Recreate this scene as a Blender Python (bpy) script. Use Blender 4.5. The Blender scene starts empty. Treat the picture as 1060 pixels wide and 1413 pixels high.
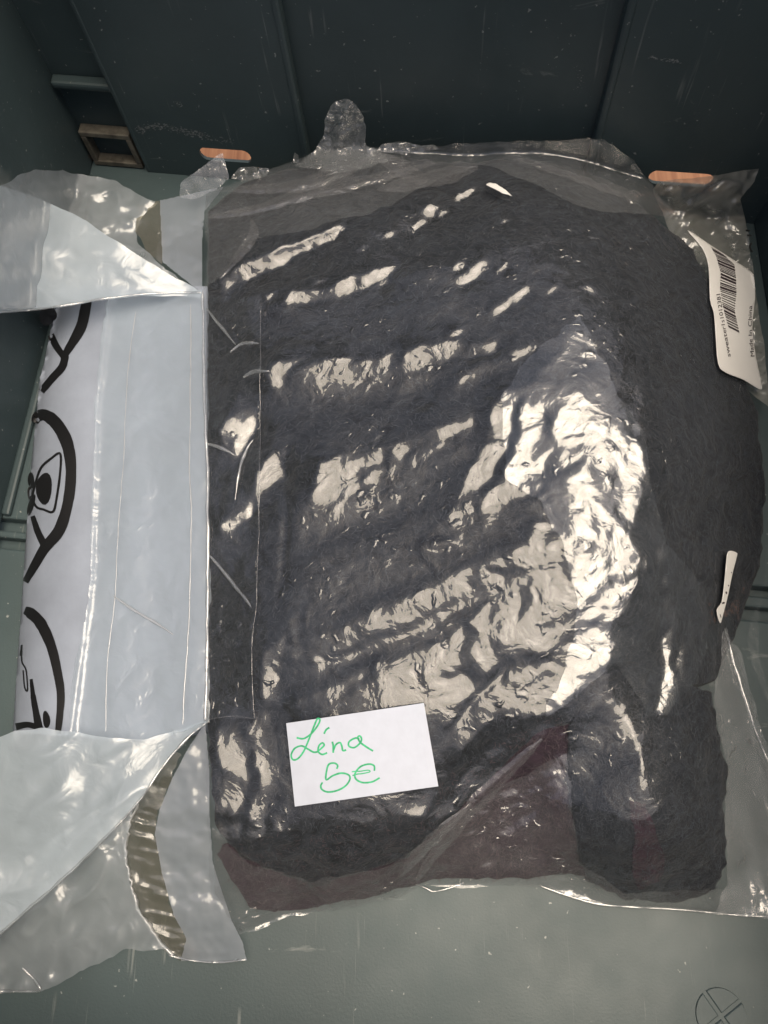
import bpy, bmesh, math, random
import numpy as np
from mathutils import Vector, Matrix

random.seed(4)
RNG = np.random.default_rng(11)
scene = bpy.context.scene
COL = scene.collection

# ------------------------------------------------------------------ camera
PW, PH, F = 1060.0, 1413.0, 1020.0          # layout is measured on a 1060 x 1413 sheet
H = 0.46                                    # lens height above the crate floor (m)
NAD = (598.0, 1092.0)                       # where straight-down lands
d = np.array([NAD[0]-PW/2, PH/2-NAD[1], -F]); d /= np.linalg.norm(d)
wz = -d
wx = np.array([1.0, 0, 0]); wx = wx - wz*wx.dot(wz); wx /= np.linalg.norm(wx)
wy = np.cross(wz, wx)
RW = np.stack([wx, wy, wz])                 # camera coords -> world
cam = bpy.data.cameras.new('camera')
cam.sensor_fit = 'VERTICAL'; cam.sensor_height = 36.0; cam.sensor_width = 27.0
cam.lens = 36.0*F/PH; cam.clip_start = 0.01; cam.clip_end = 500
camo = bpy.data.objects.new('camera', cam); COL.objects.link(camo)
m4 = Matrix.Identity(4)
for i in range(3):
    for j in range(3): m4[i][j] = RW[i, j]
m4[2][3] = H
camo.matrix_world = m4
scene.camera = camo

# ------------------------------------------------------------------ light
SUN = Vector((0.22, -0.04, 0.95)).normalized()
w = bpy.data.worlds.new('World'); scene.world = w; w.use_nodes = True
nt = w.node_tree; nt.nodes.clear()
sky = nt.nodes.new('ShaderNodeTexSky'); sky.sky_type = 'NISHITA'; sky.sun_disc = False
sky.sun_elevation = math.asin(SUN.z); sky.sun_rotation = math.atan2(SUN.x, SUN.y)
sky.air_density = 0.7; sky.dust_density = 8.0; sky.ozone_density = 1.0
bg = nt.nodes.new('ShaderNodeBackground'); bg.inputs['Strength'].default_value = 0.06
wo = nt.nodes.new('ShaderNodeOutputWorld')
nt.links.new(sky.outputs[0], bg.inputs[0]); nt.links.new(bg.outputs[0], wo.inputs[0])
sl = bpy.data.lights.new('sun', 'SUN'); sl.energy = 1.5; sl.angle = math.radians(48)
sl.color = (1.0, 0.87, 0.67)
slo = bpy.data.objects.new('sun', sl); COL.objects.link(slo)
slo.rotation_euler = SUN.to_track_quat('Z', 'Y').to_euler(); slo.location = (0, 0, 3)
vs = scene.view_settings
vs.view_transform = 'Standard'; vs.look = 'None'; vs.gamma = 1; vs.use_curve_mapping = False
vs.exposure = 0.9
scene.render.engine = 'CYCLES'
scene.cycles.max_bounces = 7; scene.cycles.transparent_max_bounces = 24
scene.cycles.caustics_reflective = False; scene.cycles.caustics_refractive = False

# ------------------------------------------------------------------ geometry helpers
def ray(px, py):
    px = np.asarray(px, float); py = np.asarray(py, float)
    v = np.stack([px-PW/2, PH/2-py, np.full(px.shape, -F)], -1)
    return v @ RW.T
def P(px, py, z):
    r = ray(px, py); t = (np.asarray(z)-H)/r[..., 2]
    out = r*t[..., None]; out[..., 2] += H
    return out
def V(px, py, z=0.0): return Vector(P(np.array(float(px)), np.array(float(py)), np.array(float(z))))

def vnoise(x, y, seed=0):
    r = np.random.default_rng(seed); g = r.random((256, 256))*2-1
    xi = np.floor(x).astype(int); yi = np.floor(y).astype(int)
    fx = x-xi; fy = y-yi
    fx = fx*fx*fx*(fx*(fx*6-15)+10); fy = fy*fy*fy*(fy*(fy*6-15)+10)
    a = g[xi % 256, yi % 256]; b = g[(xi+1) % 256, yi % 256]
    c = g[xi % 256, (yi+1) % 256]; e = g[(xi+1) % 256, (yi+1) % 256]
    return (a*(1-fx)+b*fx)*(1-fy)+(c*(1-fx)+e*fx)*fy
def fnoise(x, y, s, seed=0, oct=3, ang=0.0, stretch=1.0):
    ca, sa = math.cos(ang), math.sin(ang)
    u = (x*ca+y*sa)/(s*stretch); v = (-x*sa+y*ca)/s
    o = 0; a = 1.0
    for k in range(oct):
        o = o + a*vnoise(u+17.3*k+50, v+31.7*k+50, seed+k); u = u*2.03; v = v*2.03; a *= 0.5
    return o/1.6
def smooth(e0, e1, x):
    t = np.clip((x-e0)/(e1-e0), 0, 1); return t*t*(3-2*t)
def segdist(px, py, poly, closed=False):
    best = np.full(px.shape, 1e9); bx = np.zeros(px.shape); by = np.zeros(px.shape)
    n = len(poly)
    for i in range(n if closed else n-1):
        x0, y0 = poly[i]; x1, y1 = poly[(i+1) % n]
        dx, dy = x1-x0, y1-y0; L = dx*dx+dy*dy+1e-9
        t = np.clip(((px-x0)*dx+(py-y0)*dy)/L, 0, 1)
        qx = x0+t*dx; qy = y0+t*dy
        dd = np.hypot(px-qx, py-qy); m = dd < best
        best = np.where(m, dd, best); bx = np.where(m, qx, bx); by = np.where(m, qy, by)
    return best, bx, by
def inside(px, py, poly):
    c = np.zeros(px.shape, bool); n = len(poly)
    for i in range(n):
        x0, y0 = poly[i]; x1, y1 = poly[(i+1) % n]
        if y0 == y1: continue
        k = ((y0 > py) != (y1 > py)) & (px < (x1-x0)*(py-y0)/(y1-y0)+x0)
        c ^= k
    return c
def catmull(pts, n=8, closed=False):
    pts = [np.array(p, float) for p in pts]; N = len(pts); out = []
    for i in range(N if closed else N-1):
        if closed: p0, p1, p2, p3 = pts[i-1], pts[i], pts[(i+1) % N], pts[(i+2) % N]
        else: p0, p1, p2, p3 = pts[max(i-1, 0)], pts[i], pts[i+1], pts[min(i+2, N-1)]
        for k in range(n):
            t = k/n
            out.append(0.5*(2*p1+(p2-p0)*t+(2*p0-5*p1+4*p2-p3)*t*t+(3*p1-p0-3*p2+p3)*t**3))
    if not closed: out.append(pts[-1])
    return [tuple(o) for o in out]
def crumple(poly, amp, s, seed):
    """uneven edge: resample an outline and push it in and out a little"""
    out = []; n = len(poly)
    for i in range(n):
        a = np.array(poly[i]); b = np.array(poly[(i+1) % n]); L = np.hypot(*(b-a)); k = max(1, int(L/5))
        for j in range(k): out.append(a+(b-a)*j/k)
    q = np.array(out)
    q[:, 0] += amp*fnoise(q[:, 0], q[:, 1], s, seed, 2); q[:, 1] += amp*fnoise(q[:, 0], q[:, 1], s, seed+9, 2)
    return [tuple(p) for p in q]

def link(name, verts, faces, mat, parent=None, smooth_shade=True, loc=(0, 0, 0)):
    me = bpy.data.meshes.new(name)
    base = np.array(parent.location if parent else loc, float)
    vv = np.asarray(verts, float)-base
    me.from_pydata(vv.tolist(), [], [list(map(int, f)) for f in faces]); me.update()
    if mat: me.materials.append(mat)
    if smooth_shade: me.polygons.foreach_set('use_smooth', [True]*len(me.polygons))
    o = bpy.data.objects.new(name, me); COL.objects.link(o)
    if parent: o.parent = parent
    else: o.location = loc
    return o
def subpart(o, parent):
    """o was built in world coordinates for the thing; hang it one level deeper"""
    o.parent = parent; return o
def thing(name, label, cat, loc, group=None):
    o = bpy.data.objects.new(name, None); COL.objects.link(o); o.location = loc
    o.empty_display_size = 0.02
    o['label'] = label; o['category'] = cat
    if group: o['group'] = group
    return o

def sheet(name, poly, zf, mat, parent, step=4.0, skirt=None, thick=0.0):
    """a draped sheet: its plan is an outline laid over the bag, its height a function"""
    px = [p[0] for p in poly]; py = [p[1] for p in poly]
    xs = np.arange(min(px)-step, max(px)+2*step, step); ys = np.arange(min(py)-step, max(py)+2*step, step)
    X, Y = np.meshgrid(xs, ys); ny, nx = X.shape
    I = inside(X, Y, poly)
    quad = I[:-1, :-1] | I[1:, :-1] | I[:-1, 1:] | I[1:, 1:]
    use = np.zeros(I.shape, bool)
    use[:-1, :-1] |= quad; use[1:, :-1] |= quad; use[:-1, 1:] |= quad; use[1:, 1:] |= quad
    out = use & ~I
    _, bx, by = segdist(X[out], Y[out], poly, True)
    X[out] = bx; Y[out] = by
    idx = -np.ones(I.shape, int); idx[use] = np.arange(use.sum())
    x = X[use]; y = Y[use]
    v = P(x, y, zf(x, y))
    j, i = np.nonzero(quad)
    f = np.stack([idx[j+1, i], idx[j+1, i+1], idx[j, i+1], idx[j, i]], -1)
    if skirt is not None or thick:
        e = {}
        for q in f:
            for k in range(4):
                a, b = int(q[k]), int(q[(k+1) % 4]); e[(a, b)] = 1
        be = [(a, b) for (a, b) in e if (b, a) not in e]
        n = len(v); ids = {}
        extra = []
        for a, b in be:
            for c in (a, b):
                if c not in ids:
                    ids[c] = n+len(extra); p = v[c].copy()
                    p[2] = skirt if skirt is not None else p[2]-thick
                    extra.append(p)
        if extra: v = np.vstack([v, np.array(extra)])
        f = f.tolist()+[[b, a, ids[a], ids[b]] for a, b in be]
    return link(name, v, f, mat, parent)

def ribbon(name, pts, width, zf, mat, parent, lift=0.0004, n=8, closed=False, taper=False):
    c = np.array(catmull(pts, n, closed)); N = len(c)
    t = np.gradient(c, axis=0) if not closed else np.roll(c, -1, 0)-np.roll(c, 1, 0)
    t /= np.linalg.norm(t, axis=1)[:, None]+1e-9
    nn = np.stack([-t[:, 1], t[:, 0]], 1)
    wv = np.full(N, width) if np.isscalar(width) else np.interp(np.linspace(0, 1, N), np.linspace(0, 1, len(width)), width)
    wv = wv*(1+0.08*fnoise(c[:, 0]*1.0, c[:, 1]*1.0, 9, 5, 2))
    a = c+nn*wv[:, None]/2; b = c-nn*wv[:, None]/2; m = c
    q = np.vstack([a, m, b]); v = P(q[:, 0], q[:, 1], zf(q[:, 0], q[:, 1])+lift)
    f = []
    for i in range(N if closed else N-1):
        k = (i+1) % N
        f += [[i, k, N+k, N+i], [N+i, N+k, 2*N+k, 2*N+i]]
    return link(name, v, f, mat, parent)
def blob(name, cx, cy, rx, ry, ang, zf, mat, parent, lift=0.0004, n=20, wob=0.06):
    a = np.linspace(0, 2*math.pi, n, endpoint=False)
    r = 1+wob*np.sin(3*a+cx)
    u = np.cos(a)*rx*r; q = np.sin(a)*ry*r; ca, sa = math.cos(ang), math.sin(ang)
    x = np.append(cx+u*ca-q*sa, cx); y = np.append(cy+u*sa+q*ca, cy)
    v = P(x, y, zf(x, y)+lift)
    return link(name, v, [[i, (i+1) % n, n] for i in range(n)], mat, parent)

# ------------------------------------------------------------------ materials
def mat(name):
    m = bpy.data.materials.new(name); m.use_nodes = True
    t = m.node_tree; t.nodes.clear()
    o = t.nodes.new('ShaderNodeOutputMaterial')
    return m, t, o
def N(t, kind, **kw):
    n = t.nodes.new(kind)
    for k, v in kw.items():
        if k in n.inputs: n.inputs[k].default_value = v
        else: setattr(n, k, v)
    return n
def math_(t, op, a, b=None, clamp=False):
    n = t.nodes.new('ShaderNodeMath'); n.operation = op; n.use_clamp = clamp
    for i, q in enumerate((a, b)):
        if q is None: continue
        if isinstance(q, (int, float)): n.inputs[i].default_value = q
        else: t.links.new(q, n.inputs[i])
    return n.outputs[0]
def ramp(t, fac, stops):
    n = t.nodes.new('ShaderNodeValToRGB'); e = n.color_ramp.elements
    while len(e) < len(stops): e.new(0.5)
    for k, (p, c) in enumerate(stops):
        e[k].position = p; e[k].color = (*c, 1) if len(c) == 3 else c
    t.links.new(fac, n.inputs[0]); return n.outputs[0]
def noise(t, vec, scale, detail=4, rough=0.55, dist=0.0):
    n = N(t, 'ShaderNodeTexNoise', Scale=scale, Detail=detail, Roughness=rough, Distortion=dist)
    t.links.new(vec, n.inputs['Vector']); return n.outputs['Fac']
def coords(t, scale=(1, 1, 1), rot=(0, 0, 0)):
    c = t.nodes.new('ShaderNodeTexCoord'); m = t.nodes.new('ShaderNodeMapping')
    m.inputs['Scale'].default_value = scale; m.inputs['Rotation'].default_value = rot
    t.links.new(c.outputs['Object'], m.inputs['Vector']); return m.outputs[0]

def film_mat(name, haze=0.03, tint=(0.97, 0.975, 0.975), refl=0.10, rough=0.07, milk=(0.80, 0.83, 0.86), crinkle=1.0, hazevar=0.5, fine=1.0, edge=0.10):
    m, t, o = mat(name)
    v = coords(t)
    # crinkle relief: broad dents, sharp creases and small puckers
    n1 = noise(t, v, 75, 3, 0.45, 0.6)
    n2 = noise(t, v, 210, 0, 0.5, 0.5)
    md = noise(t, v, 31, 1, 0.5, 0.2)
    md = math_(t, 'MULTIPLY', math_(t, 'SUBTRACT', md, 0.47, True), 6.0, True)
    r = math_(t, 'MULTIPLY', math_(t, 'MULTIPLY', math_(t, 'SUBTRACT', n2, 0.64, True), 1.1*fine), md)
    h = math_(t, 'ADD', math_(t, 'MULTIPLY', n1, 0.42), r)
    bp = N(t, 'ShaderNodeBump', Strength=1.0, Distance=0.0026*crinkle)
    t.links.new(h, bp.inputs['Height'])
    lw = N(t, 'ShaderNodeLayerWeight', Blend=0.5); t.links.new(bp.outputs[0], lw.inputs['Normal'])
    p5 = math_(t, 'POWER', lw.outputs['Facing'], 4.0)
    fac = math_(t, 'ADD', math_(t, 'MULTIPLY', p5, 0.75), refl, True)
    gl = N(t, 'ShaderNodeBsdfGlossy', Roughness=rough); gl.inputs['Color'].default_value = (1, 1, 1, 1)
    t.links.new(bp.outputs[0], gl.inputs['Normal'])
    g2 = N(t, 'ShaderNodeBsdfGlossy', Roughness=0.38); g2.inputs['Color'].default_value = (1, 1, 1, 1)
    t.links.new(bp.outputs[0], g2.inputs['Normal'])
    gm = N(t, 'ShaderNodeMixShader'); gm.inputs[0].default_value = 0.28
    t.links.new(gl.outputs[0], gm.inputs[1]); t.links.new(g2.outputs[0], gm.inputs[2])
    tr = N(t, 'ShaderNodeBsdfTransparent'); tr.inputs[0].default_value = (*tint, 1)
    df = N(t, 'ShaderNodeBsdfDiffuse'); df.inputs[0].default_value = (*milk, 1)
    tl = N(t, 'ShaderNodeBsdfTranslucent'); tl.inputs[0].default_value = (*milk, 1)
    t.links.new(bp.outputs[0], df.inputs['Normal'])
    ml = N(t, 'ShaderNodeMixShader'); ml.inputs[0].default_value = 0.4
    t.links.new(df.outputs[0], ml.inputs[1]); t.links.new(tl.outputs[0], ml.inputs[2])
    hz = noise(t, v, 28, 2, 0.6, 0.8)
    hz = math_(t, 'ADD', math_(t, 'MULTIPLY', math_(t, 'SUBTRACT', hz, 0.5), 2*haze*hazevar), haze)
    hz = math_(t, 'ADD', hz, math_(t, 'MULTIPLY', p5, edge), True)
    m1 = N(t, 'ShaderNodeMixShader'); t.links.new(hz, m1.inputs[0])
    t.links.new(tr.outputs[0], m1.inputs[1]); t.links.new(ml.outputs[0], m1.inputs[2])
    m2 = N(t, 'ShaderNodeMixShader'); t.links.new(fac, m2.inputs[0])
    t.links.new(m1.outputs[0], m2.inputs[1]); t.links.new(gm.outputs[0], m2.inputs[2])
    t.links.new(m2.outputs[0], o.inputs[0])
    return m

def simple(name, col, rough=0.6, var=0.15, scale=60, bump=0.0, spec=0.5):
    m, t, o = mat(name); v = coords(t)
    b = N(t, 'ShaderNodeBsdfPrincipled', Roughness=rough)
    b.inputs['Specular IOR Level'].default_value = spec
    n = noise(t, v, scale, 5, 0.6)
    lo = tuple(c*(1-var) for c in col); hi = tuple(min(1, c*(1+var)) for c in col)
    t.links.new(ramp(t, n, [(0.3, lo), (0.7, hi)]), b.inputs['Base Color'])
    if bump:
        bp = N(t, 'ShaderNodeBump', Strength=0.6, Distance=bump)
        t.links.new(noise(t, v, scale*4, 4, 0.6), bp.inputs['Height']); t.links.new(bp.outputs[0], b.inputs['Normal'])
    t.links.new(b.outputs[0], o.inputs[0]); return m

def plastic_mat(name, col, dust=0.35):
    """matt injection-moulded plastic with dust, specks, hairline scratches and rubbed scuffs"""
    m, t, o = mat(name); v = coords(t)
    b = N(t, 'ShaderNodeBsdfPrincipled', Roughness=0.5)
    base = ramp(t, noise(t, v, 9, 5, 0.6, 0.5), [(0.3, tuple(c*0.85 for c in col)), (0.72, tuple(c*1.12 for c in col))])
    # specks
    sp = noise(t, v, 260, 2, 0.5)
    sp = ramp(t, sp, [(0.715, (0, 0, 0)), (0.76, (1, 1, 1))])
    # hairline scratches in two directions
    def scr(rot, a, b_):
        q = coords(t, (260, 9, 9), rot); n = noise(t, q, 1.0, 3, 0.6, 0.4)
        msk = noise(t, v, 24, 2, 0.5)
        s = ramp(t, n, [(a, (0, 0, 0)), (b_, (1, 1, 1))])
        k = ramp(t, msk, [(0.52, (0, 0, 0)), (0.66, (1, 1, 1))])
        return math_(t, 'MULTIPLY', s, k)
    s1 = scr((0.2, 0.3, 0.35), 0.64, 0.72); s2 = scr((0.1, 0.6, 1.9), 0.64, 0.72)
    sc = noise(t, coords(t, (22, 60, 75), (0, 0.12, 0.1)), 1.0, 5, 0.7, 0.6)
    sc = ramp(t, sc, [(0.655, (0, 0, 0)), (0.76, (1, 1, 1))])
    mk = math_(t, 'ADD', math_(t, 'MULTIPLY', sp, 0.75), math_(t, 'MULTIPLY', math_(t, 'ADD', s1, s2), 0.35), True)
    mk = math_(t, 'ADD', mk, math_(t, 'MULTIPLY', sc, 0.4), True)
    mk = math_(t, 'MULTIPLY', mk, dust, True)
    mx = N(t, 'ShaderNodeMix', data_type='RGBA'); t.links.new(mk, mx.inputs['Factor'])
    t.links.new(base, mx.inputs['A']); mx.inputs['B'].default_value = (0.55, 0.56, 0.53, 1)
    t.links.new(mx.outputs['Result'], b.inputs['Base Color'])
    rg = math_(t, 'ADD', math_(t, 'MULTIPLY', noise(t, v, 30, 4), 0.25), 0.36)
    t.links.new(rg, b.inputs['Roughness'])
    bp = N(t, 'ShaderNodeBump', Strength=0.22, Distance=0.0004)
    hh = math_(t, 'ADD', noise(t, v, 700, 3), math_(t, 'MULTIPLY', math_(t, 'ADD', s1, s2), -0.8))
    t.links.new(hh, bp.inputs['Height'])
    t.links.new(bp.outputs[0], b.inputs['Normal']); t.links.new(b.outputs[0], o.inputs[0])
    return m

def fur_mat(name, lo, hi, scale=90):
    m, t, o = mat(name); v = coords(t)
    b = N(t, 'ShaderNodeBsdfPrincipled', Roughness=0.95)
    b.inputs['Specular IOR Level'].default_value = 0.1
    b.inputs['Sheen Weight'].default_value = 0.12; b.inputs['Sheen Roughness'].default_value = 0.5
    n = noise(t, v, scale, 6, 0.7, 1.6)
    n2 = noise(t, v, 14, 3, 0.5)
    q = math_(t, 'ADD', math_(t, 'MULTIPLY', n, 0.75), math_(t, 'MULTIPLY', n2, 0.25))
    t.links.new(ramp(t, q, [(0.34, lo), (0.66, hi)]), b.inputs['Base Color'])
    bp = N(t, 'ShaderNodeBump', Strength=0.9, Distance=0.0025); t.links.new(n, bp.inputs['Height'])
    t.links.new(bp.outputs[0], b.inputs['Normal']); t.links.new(b.outputs[0], o.inputs[0])
    return m

M = {}
M['crate'] = plastic_mat('crate_plastic', (0.042, 0.063, 0.068), 0.5)
M['floor'] = plastic_mat('lit_dusty_crate_floor', (0.054, 0.080, 0.085), 0.6)  # same plastic as the walls; stronger light on the floor, plus dust, in the colour
M['film'] = film_mat('clear_film', haze=0.014, milk=(0.66, 0.76, 0.90), refl=0.068, rough=0.05)
M['film_top'] = film_mat('clear_film_doubled', haze=0.055, refl=0.09, rough=0.08, crinkle=1.6, hazevar=0.9, fine=0.5, edge=0.2)
M['film_side'] = film_mat('thin_bag_film', haze=0.20, refl=0.11, rough=0.12, crinkle=2.0, hazevar=0.8, edge=0.2)
M['small'] = film_mat('thin_cloudy_film', haze=0.34, refl=0.11, rough=0.14, milk=(0.78, 0.77, 0.70), crinkle=2.2, hazevar=0.6, edge=0.2)
M['veil'] = film_mat('loose_film', haze=0.065, refl=0.11, rough=0.10, milk=(0.78, 0.77, 0.80), crinkle=1.8, hazevar=0.9)
M['milky'] = film_mat('milky_film', haze=0.62, refl=0.07, rough=0.16, milk=(0.64, 0.74, 0.83), crinkle=1.3, hazevar=0.2, fine=0.15)
M['milky_thin'] = film_mat('milky_film_thin', haze=0.36, refl=0.08, rough=0.12, milk=(0.66, 0.72, 0.78), crinkle=1.6, hazevar=0.4, fine=0.25)
M['panel'] = film_mat('milky_front_film', haze=0.34, refl=0.08, rough=0.10, milk=(0.66, 0.77, 0.86), crinkle=1.3, hazevar=0.25, fine=0.25)
M['strip'] = film_mat('strip_film', haze=0.42, refl=0.08, rough=0.10, milk=(0.54, 0.60, 0.69), crinkle=0.5, hazevar=0.12, fine=0.2)
M['band'] = film_mat('adhesive_band_film', haze=0.30, refl=0.10, rough=0.10, milk=(0.30, 0.28, 0.23), tint=(0.80, 0.78, 0.70), crinkle=0.5, hazevar=0.2)
M['tape'] = film_mat('clear_tape', haze=0.006, refl=0.05, rough=0.04, crinkle=0.8)
M['highlight'] = film_mat('highlight_ply', haze=0.035, refl=0.095, rough=0.06, milk=(0.70, 0.78, 0.90), hazevar=0.9)  # bluish haze and extra reflection put in to whiten the crest highlight
M['bead'] = film_mat('rolled_film_edge', haze=0.16, refl=0.24, rough=0.14, crinkle=0.6)
M['bead2'] = film_mat('rolled_milky_edge', haze=0.32, refl=0.14, rough=0.2, milk=(0.85, 0.87, 0.89), crinkle=0.6)
M['fur'] = fur_mat('black_fuzzy_knit', (0.004, 0.0046, 0.006), (0.031, 0.036, 0.046))
M['maroon'] = fur_mat('maroon_fuzzy_knit', (0.012, 0.006, 0.010), (0.044, 0.025, 0.038))
M['fibre'] = simple('grey_fibre', (0.044, 0.051, 0.064), 0.8, 0.5, 200)
M['fibre_m'] = simple('maroon_fibre', (0.075, 0.05, 0.057), 0.8, 0.5, 200)
M['white_cloth'] = simple('white_print_cloth', (0.26, 0.295, 0.36), 0.7, 0.12, 25, 0.0003)
M['ink'] = simple('black_print', (0.008, 0.008, 0.009), 0.45, 0.2)
M['paper'] = simple('white_paper', (0.54, 0.58, 0.67), 0.85, 0.035, 130, 0.0001, 0.2)
M['label'] = simple('white_label_stock', (0.78, 0.77, 0.74), 0.5, 0.03, 40)
M['green'] = simple('green_felt_pen', (0.06, 0.42, 0.20), 0.7, 0.35, 400, 0, 0.2)
M['label_ink'] = simple('label_ink', (0.035, 0.022, 0.028), 0.6, 0.3, 300)
M['latch'] = simple('worn_latch', (0.115, 0.105, 0.085), 0.5, 0.6, 90, 0.0004)

# ------------------------------------------------------------------ ground: warm planks seen through the slots
def plank_mat():
    m, t, o = mat('warm_planks')
    b = N(t, 'ShaderNodeBsdfPrincipled', Roughness=0.6)
    v = coords(t, (60, 2, 2), (0, 0, 0.2)); n = noise(t, v, 2.5, 5, 0.6, 0.5)
    t.links.new(ramp(t, n, [(0.3, (0.20, 0.075, 0.035)), (0.7, (0.38, 0.19, 0.10))]), b.inputs['Base Color'])
    t.links.new(b.outputs[0], o.inputs[0]); return m
g = link('ground', [(-60, -60, -0.012), (60, -60, -0.012), (60, 60, -0.012), (-60, 60, -0.012)], [[0, 1, 2, 3]], plank_mat(), None, False)
g['kind'] = 'structure'; g['label'] = 'warm brown wooden surface under the crate'

# ------------------------------------------------------------------ the crate
B1 = np.array(V(130, 226)); B2 = np.array(V(1037, 303))
ux = (B2-B1); WID = float(np.linalg.norm(ux)); ux /= WID
uy = np.array([-ux[1], ux[0], 0.0])                     # away from the camera
DEPTH = 0.60; HT = 0.22
dl = np.array(V(5, 720))-B1; dl /= np.linalg.norm(dl)   # the side walls splay a little
dr = np.array(V(1100, 700))-B2; dr /= np.linalg.norm(dr)
def C3(u, v, h):                                        # u along far wall, v towards camera, h up
    k = min(max(u/WID, 0), 1); dd = dl*(1-k)+dr*k
    return B1+ux*u+dd*v+np.array([0, 0, h])
def crate_h(px, py, plane, margin):
    """height at which the sight line through a plan point reaches a wall"""
    r = ray(px, py)
    if plane == 'far': n, c = -uy, (-uy) @ B1
    elif plane == 'left': n = np.array([-dl[1], dl[0], 0]); c = n @ B1
    else: n = np.array([dr[1], -dr[0], 0]); c = n @ B2
    nd = r @ n; t = (c+margin-n[2]*H)/np.where(np.abs(nd) < 1e-6, -1e-6, nd)
    z = H+t*r[..., 2]
    return np.where(nd < -1e-6, z, -1.0)
def walls(px, py, z, margin=0.016):
    for p in ('far', 'left', 'right'):
        k = crate_h(px, py, p, margin); z = np.where(k > z, k, z)
    return z
def uh(px, py):                                          # plan point -> (u, h) on the far wall
    r = ray(np.array(float(px)), np.array(float(py))); n = -uy; t = (n @ B1)/(r @ n)
    p = r*t; p[2] += H; return float((p-B1) @ ux), float(p[2])
crate_root = C3(WID/2, DEPTH/2, 0.0)
crate = thing('plastic_crate', 'dark grey green plastic crate holding the bagged clothes', 'crate', tuple(crate_root))
def prism(name, quads, mat_, parent, bevel=0.0015):
    """a block from 8 corners given as (u, v, h)"""
    v = [C3(*q) for q in quads]
    f = [[0, 1, 2, 3], [4, 7, 6, 5], [0, 4, 5, 1], [1, 5, 6, 2], [2, 6, 7, 3], [3, 7, 4, 0]]
    o = link(name, v, f, mat_, parent, False)
    bm = bmesh.new(); bm.from_mesh(o.data); bmesh.ops.recalc_face_normals(bm, faces=bm.faces)
    if bevel: bmesh.ops.bevel(bm, geom=bm.edges[:], offset=bevel, segments=2, affect='EDGES', profile=0.5)
    bm.to_mesh(o.data); bm.free()
    return o
def block(name, u0, u1, v0, v1, h0, h1, mat_=None, parent=None, bevel=0.0015, du=0.0):
    q = [(u0, v0, h0), (u1, v0, h0), (u1, v1, h0), (u0, v1, h0), (u0-du, v0, h1), (u1+du, v0, h1), (u1+du, v1, h1), (u0-du, v1, h1)]
    return prism(name, q, mat_ or M['crate'], parent or crate, bevel)

# floor: two panels with a double groove between them
gv0 = float((np.array(V(8, 716))-B1) @ dl); gv1 = float((np.array(V(1045, 812))-B2) @ dr)
def slab(name, a0, a1, b0, b1, h0, h1):
    L, Rr = -0.01, WID+0.01
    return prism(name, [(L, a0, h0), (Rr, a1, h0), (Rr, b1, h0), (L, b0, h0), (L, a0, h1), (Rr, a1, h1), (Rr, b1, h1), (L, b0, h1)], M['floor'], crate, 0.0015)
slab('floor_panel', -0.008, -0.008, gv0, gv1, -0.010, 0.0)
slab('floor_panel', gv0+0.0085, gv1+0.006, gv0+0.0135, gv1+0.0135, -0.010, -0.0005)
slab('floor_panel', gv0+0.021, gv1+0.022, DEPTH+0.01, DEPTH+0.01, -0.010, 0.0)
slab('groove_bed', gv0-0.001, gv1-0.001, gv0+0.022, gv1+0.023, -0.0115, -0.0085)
# far wall: stepped panels
u1 = uh(157, 125)[0]; u2 = uh(405, 95)[0]; u3 = uh(845, 95)[0]
def cut_slot(o, specs):
    for (cu, ch, hw, hh) in specs:
        n = 16; pts = []
        for k in range(n):
            a = 2*math.pi*k/n; c, s = math.cos(a), math.sin(a)
            pts.append((cu+(hw-hh)*(1 if c > 0 else -1)+hh*c, ch+hh*s))
        v = [C3(p[0], 0.03, p[1]) for p in pts]+[C3(p[0], -0.03, p[1]) for p in pts]
        f = [list(range(n)), list(range(2*n-1, n-1, -1))]+[[i, n+i, n+(i+1) % n, (i+1) % n] for i in range(n)]
        cu_ = link('cutter', v, f, None, crate, False)
        bm = bmesh.new(); bm.from_mesh(cu_.data); bmesh.ops.recalc_face_normals(bm, faces=bm.faces); bm.to_mesh(cu_.data); bm.free()
        md = o.modifiers.new('b', 'BOOLEAN'); md.object = cu_; md.operation = 'DIFFERENCE'; md.solver = 'EXACT'
        dg = bpy.context.evaluated_depsgraph_get(); dg.update()
        me = bpy.data.meshes.new_from_object(o.evaluated_get(dg)); old = o.data
        o.modifiers.clear(); o.data = me; me.name = old.name; bpy.data.objects.remove(cu_)
s1 = uh(312, 209); s2 = uh(939, 241)
pa = block('wall_panel', -0.02, u1-0.0005, -0.016, -0.008, 0.0002, HT)
pb = block('wall_panel', u1, u2-0.0045, 0.0012, 0.0040, 0.0003, HT, bevel=0)
pm = block('wall_rib', u2-0.0060, u2, -0.0085, 0.0048, 0.0004, HT-0.001, bevel=0.002)
pl = block('wall_rib', u1-0.001, u1+0.003, -0.0165, 0.0043, 0.0004, HT-0.001, bevel=0.0012)
pc = block('wall_panel', u2-0.004, u3+0.001, -0.0125, -0.004, 0.0002, HT)
pr = block('wall_rib', u3-0.0015, u3+0.004, -0.0082, 0.0046, 0.0004, HT-0.001, bevel=0.0018)
pd = block('wall_panel', u3+0.0037, WID+0.001, 0.0012, 0.0040, 0.0003, HT, bevel=0)
cut_slot(pb, [(s1[0], s1[1], 0.021, 0.0062)])
cut_slot(pd, [(s2[0], s2[1], 0.0225, 0.0062)])
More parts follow.
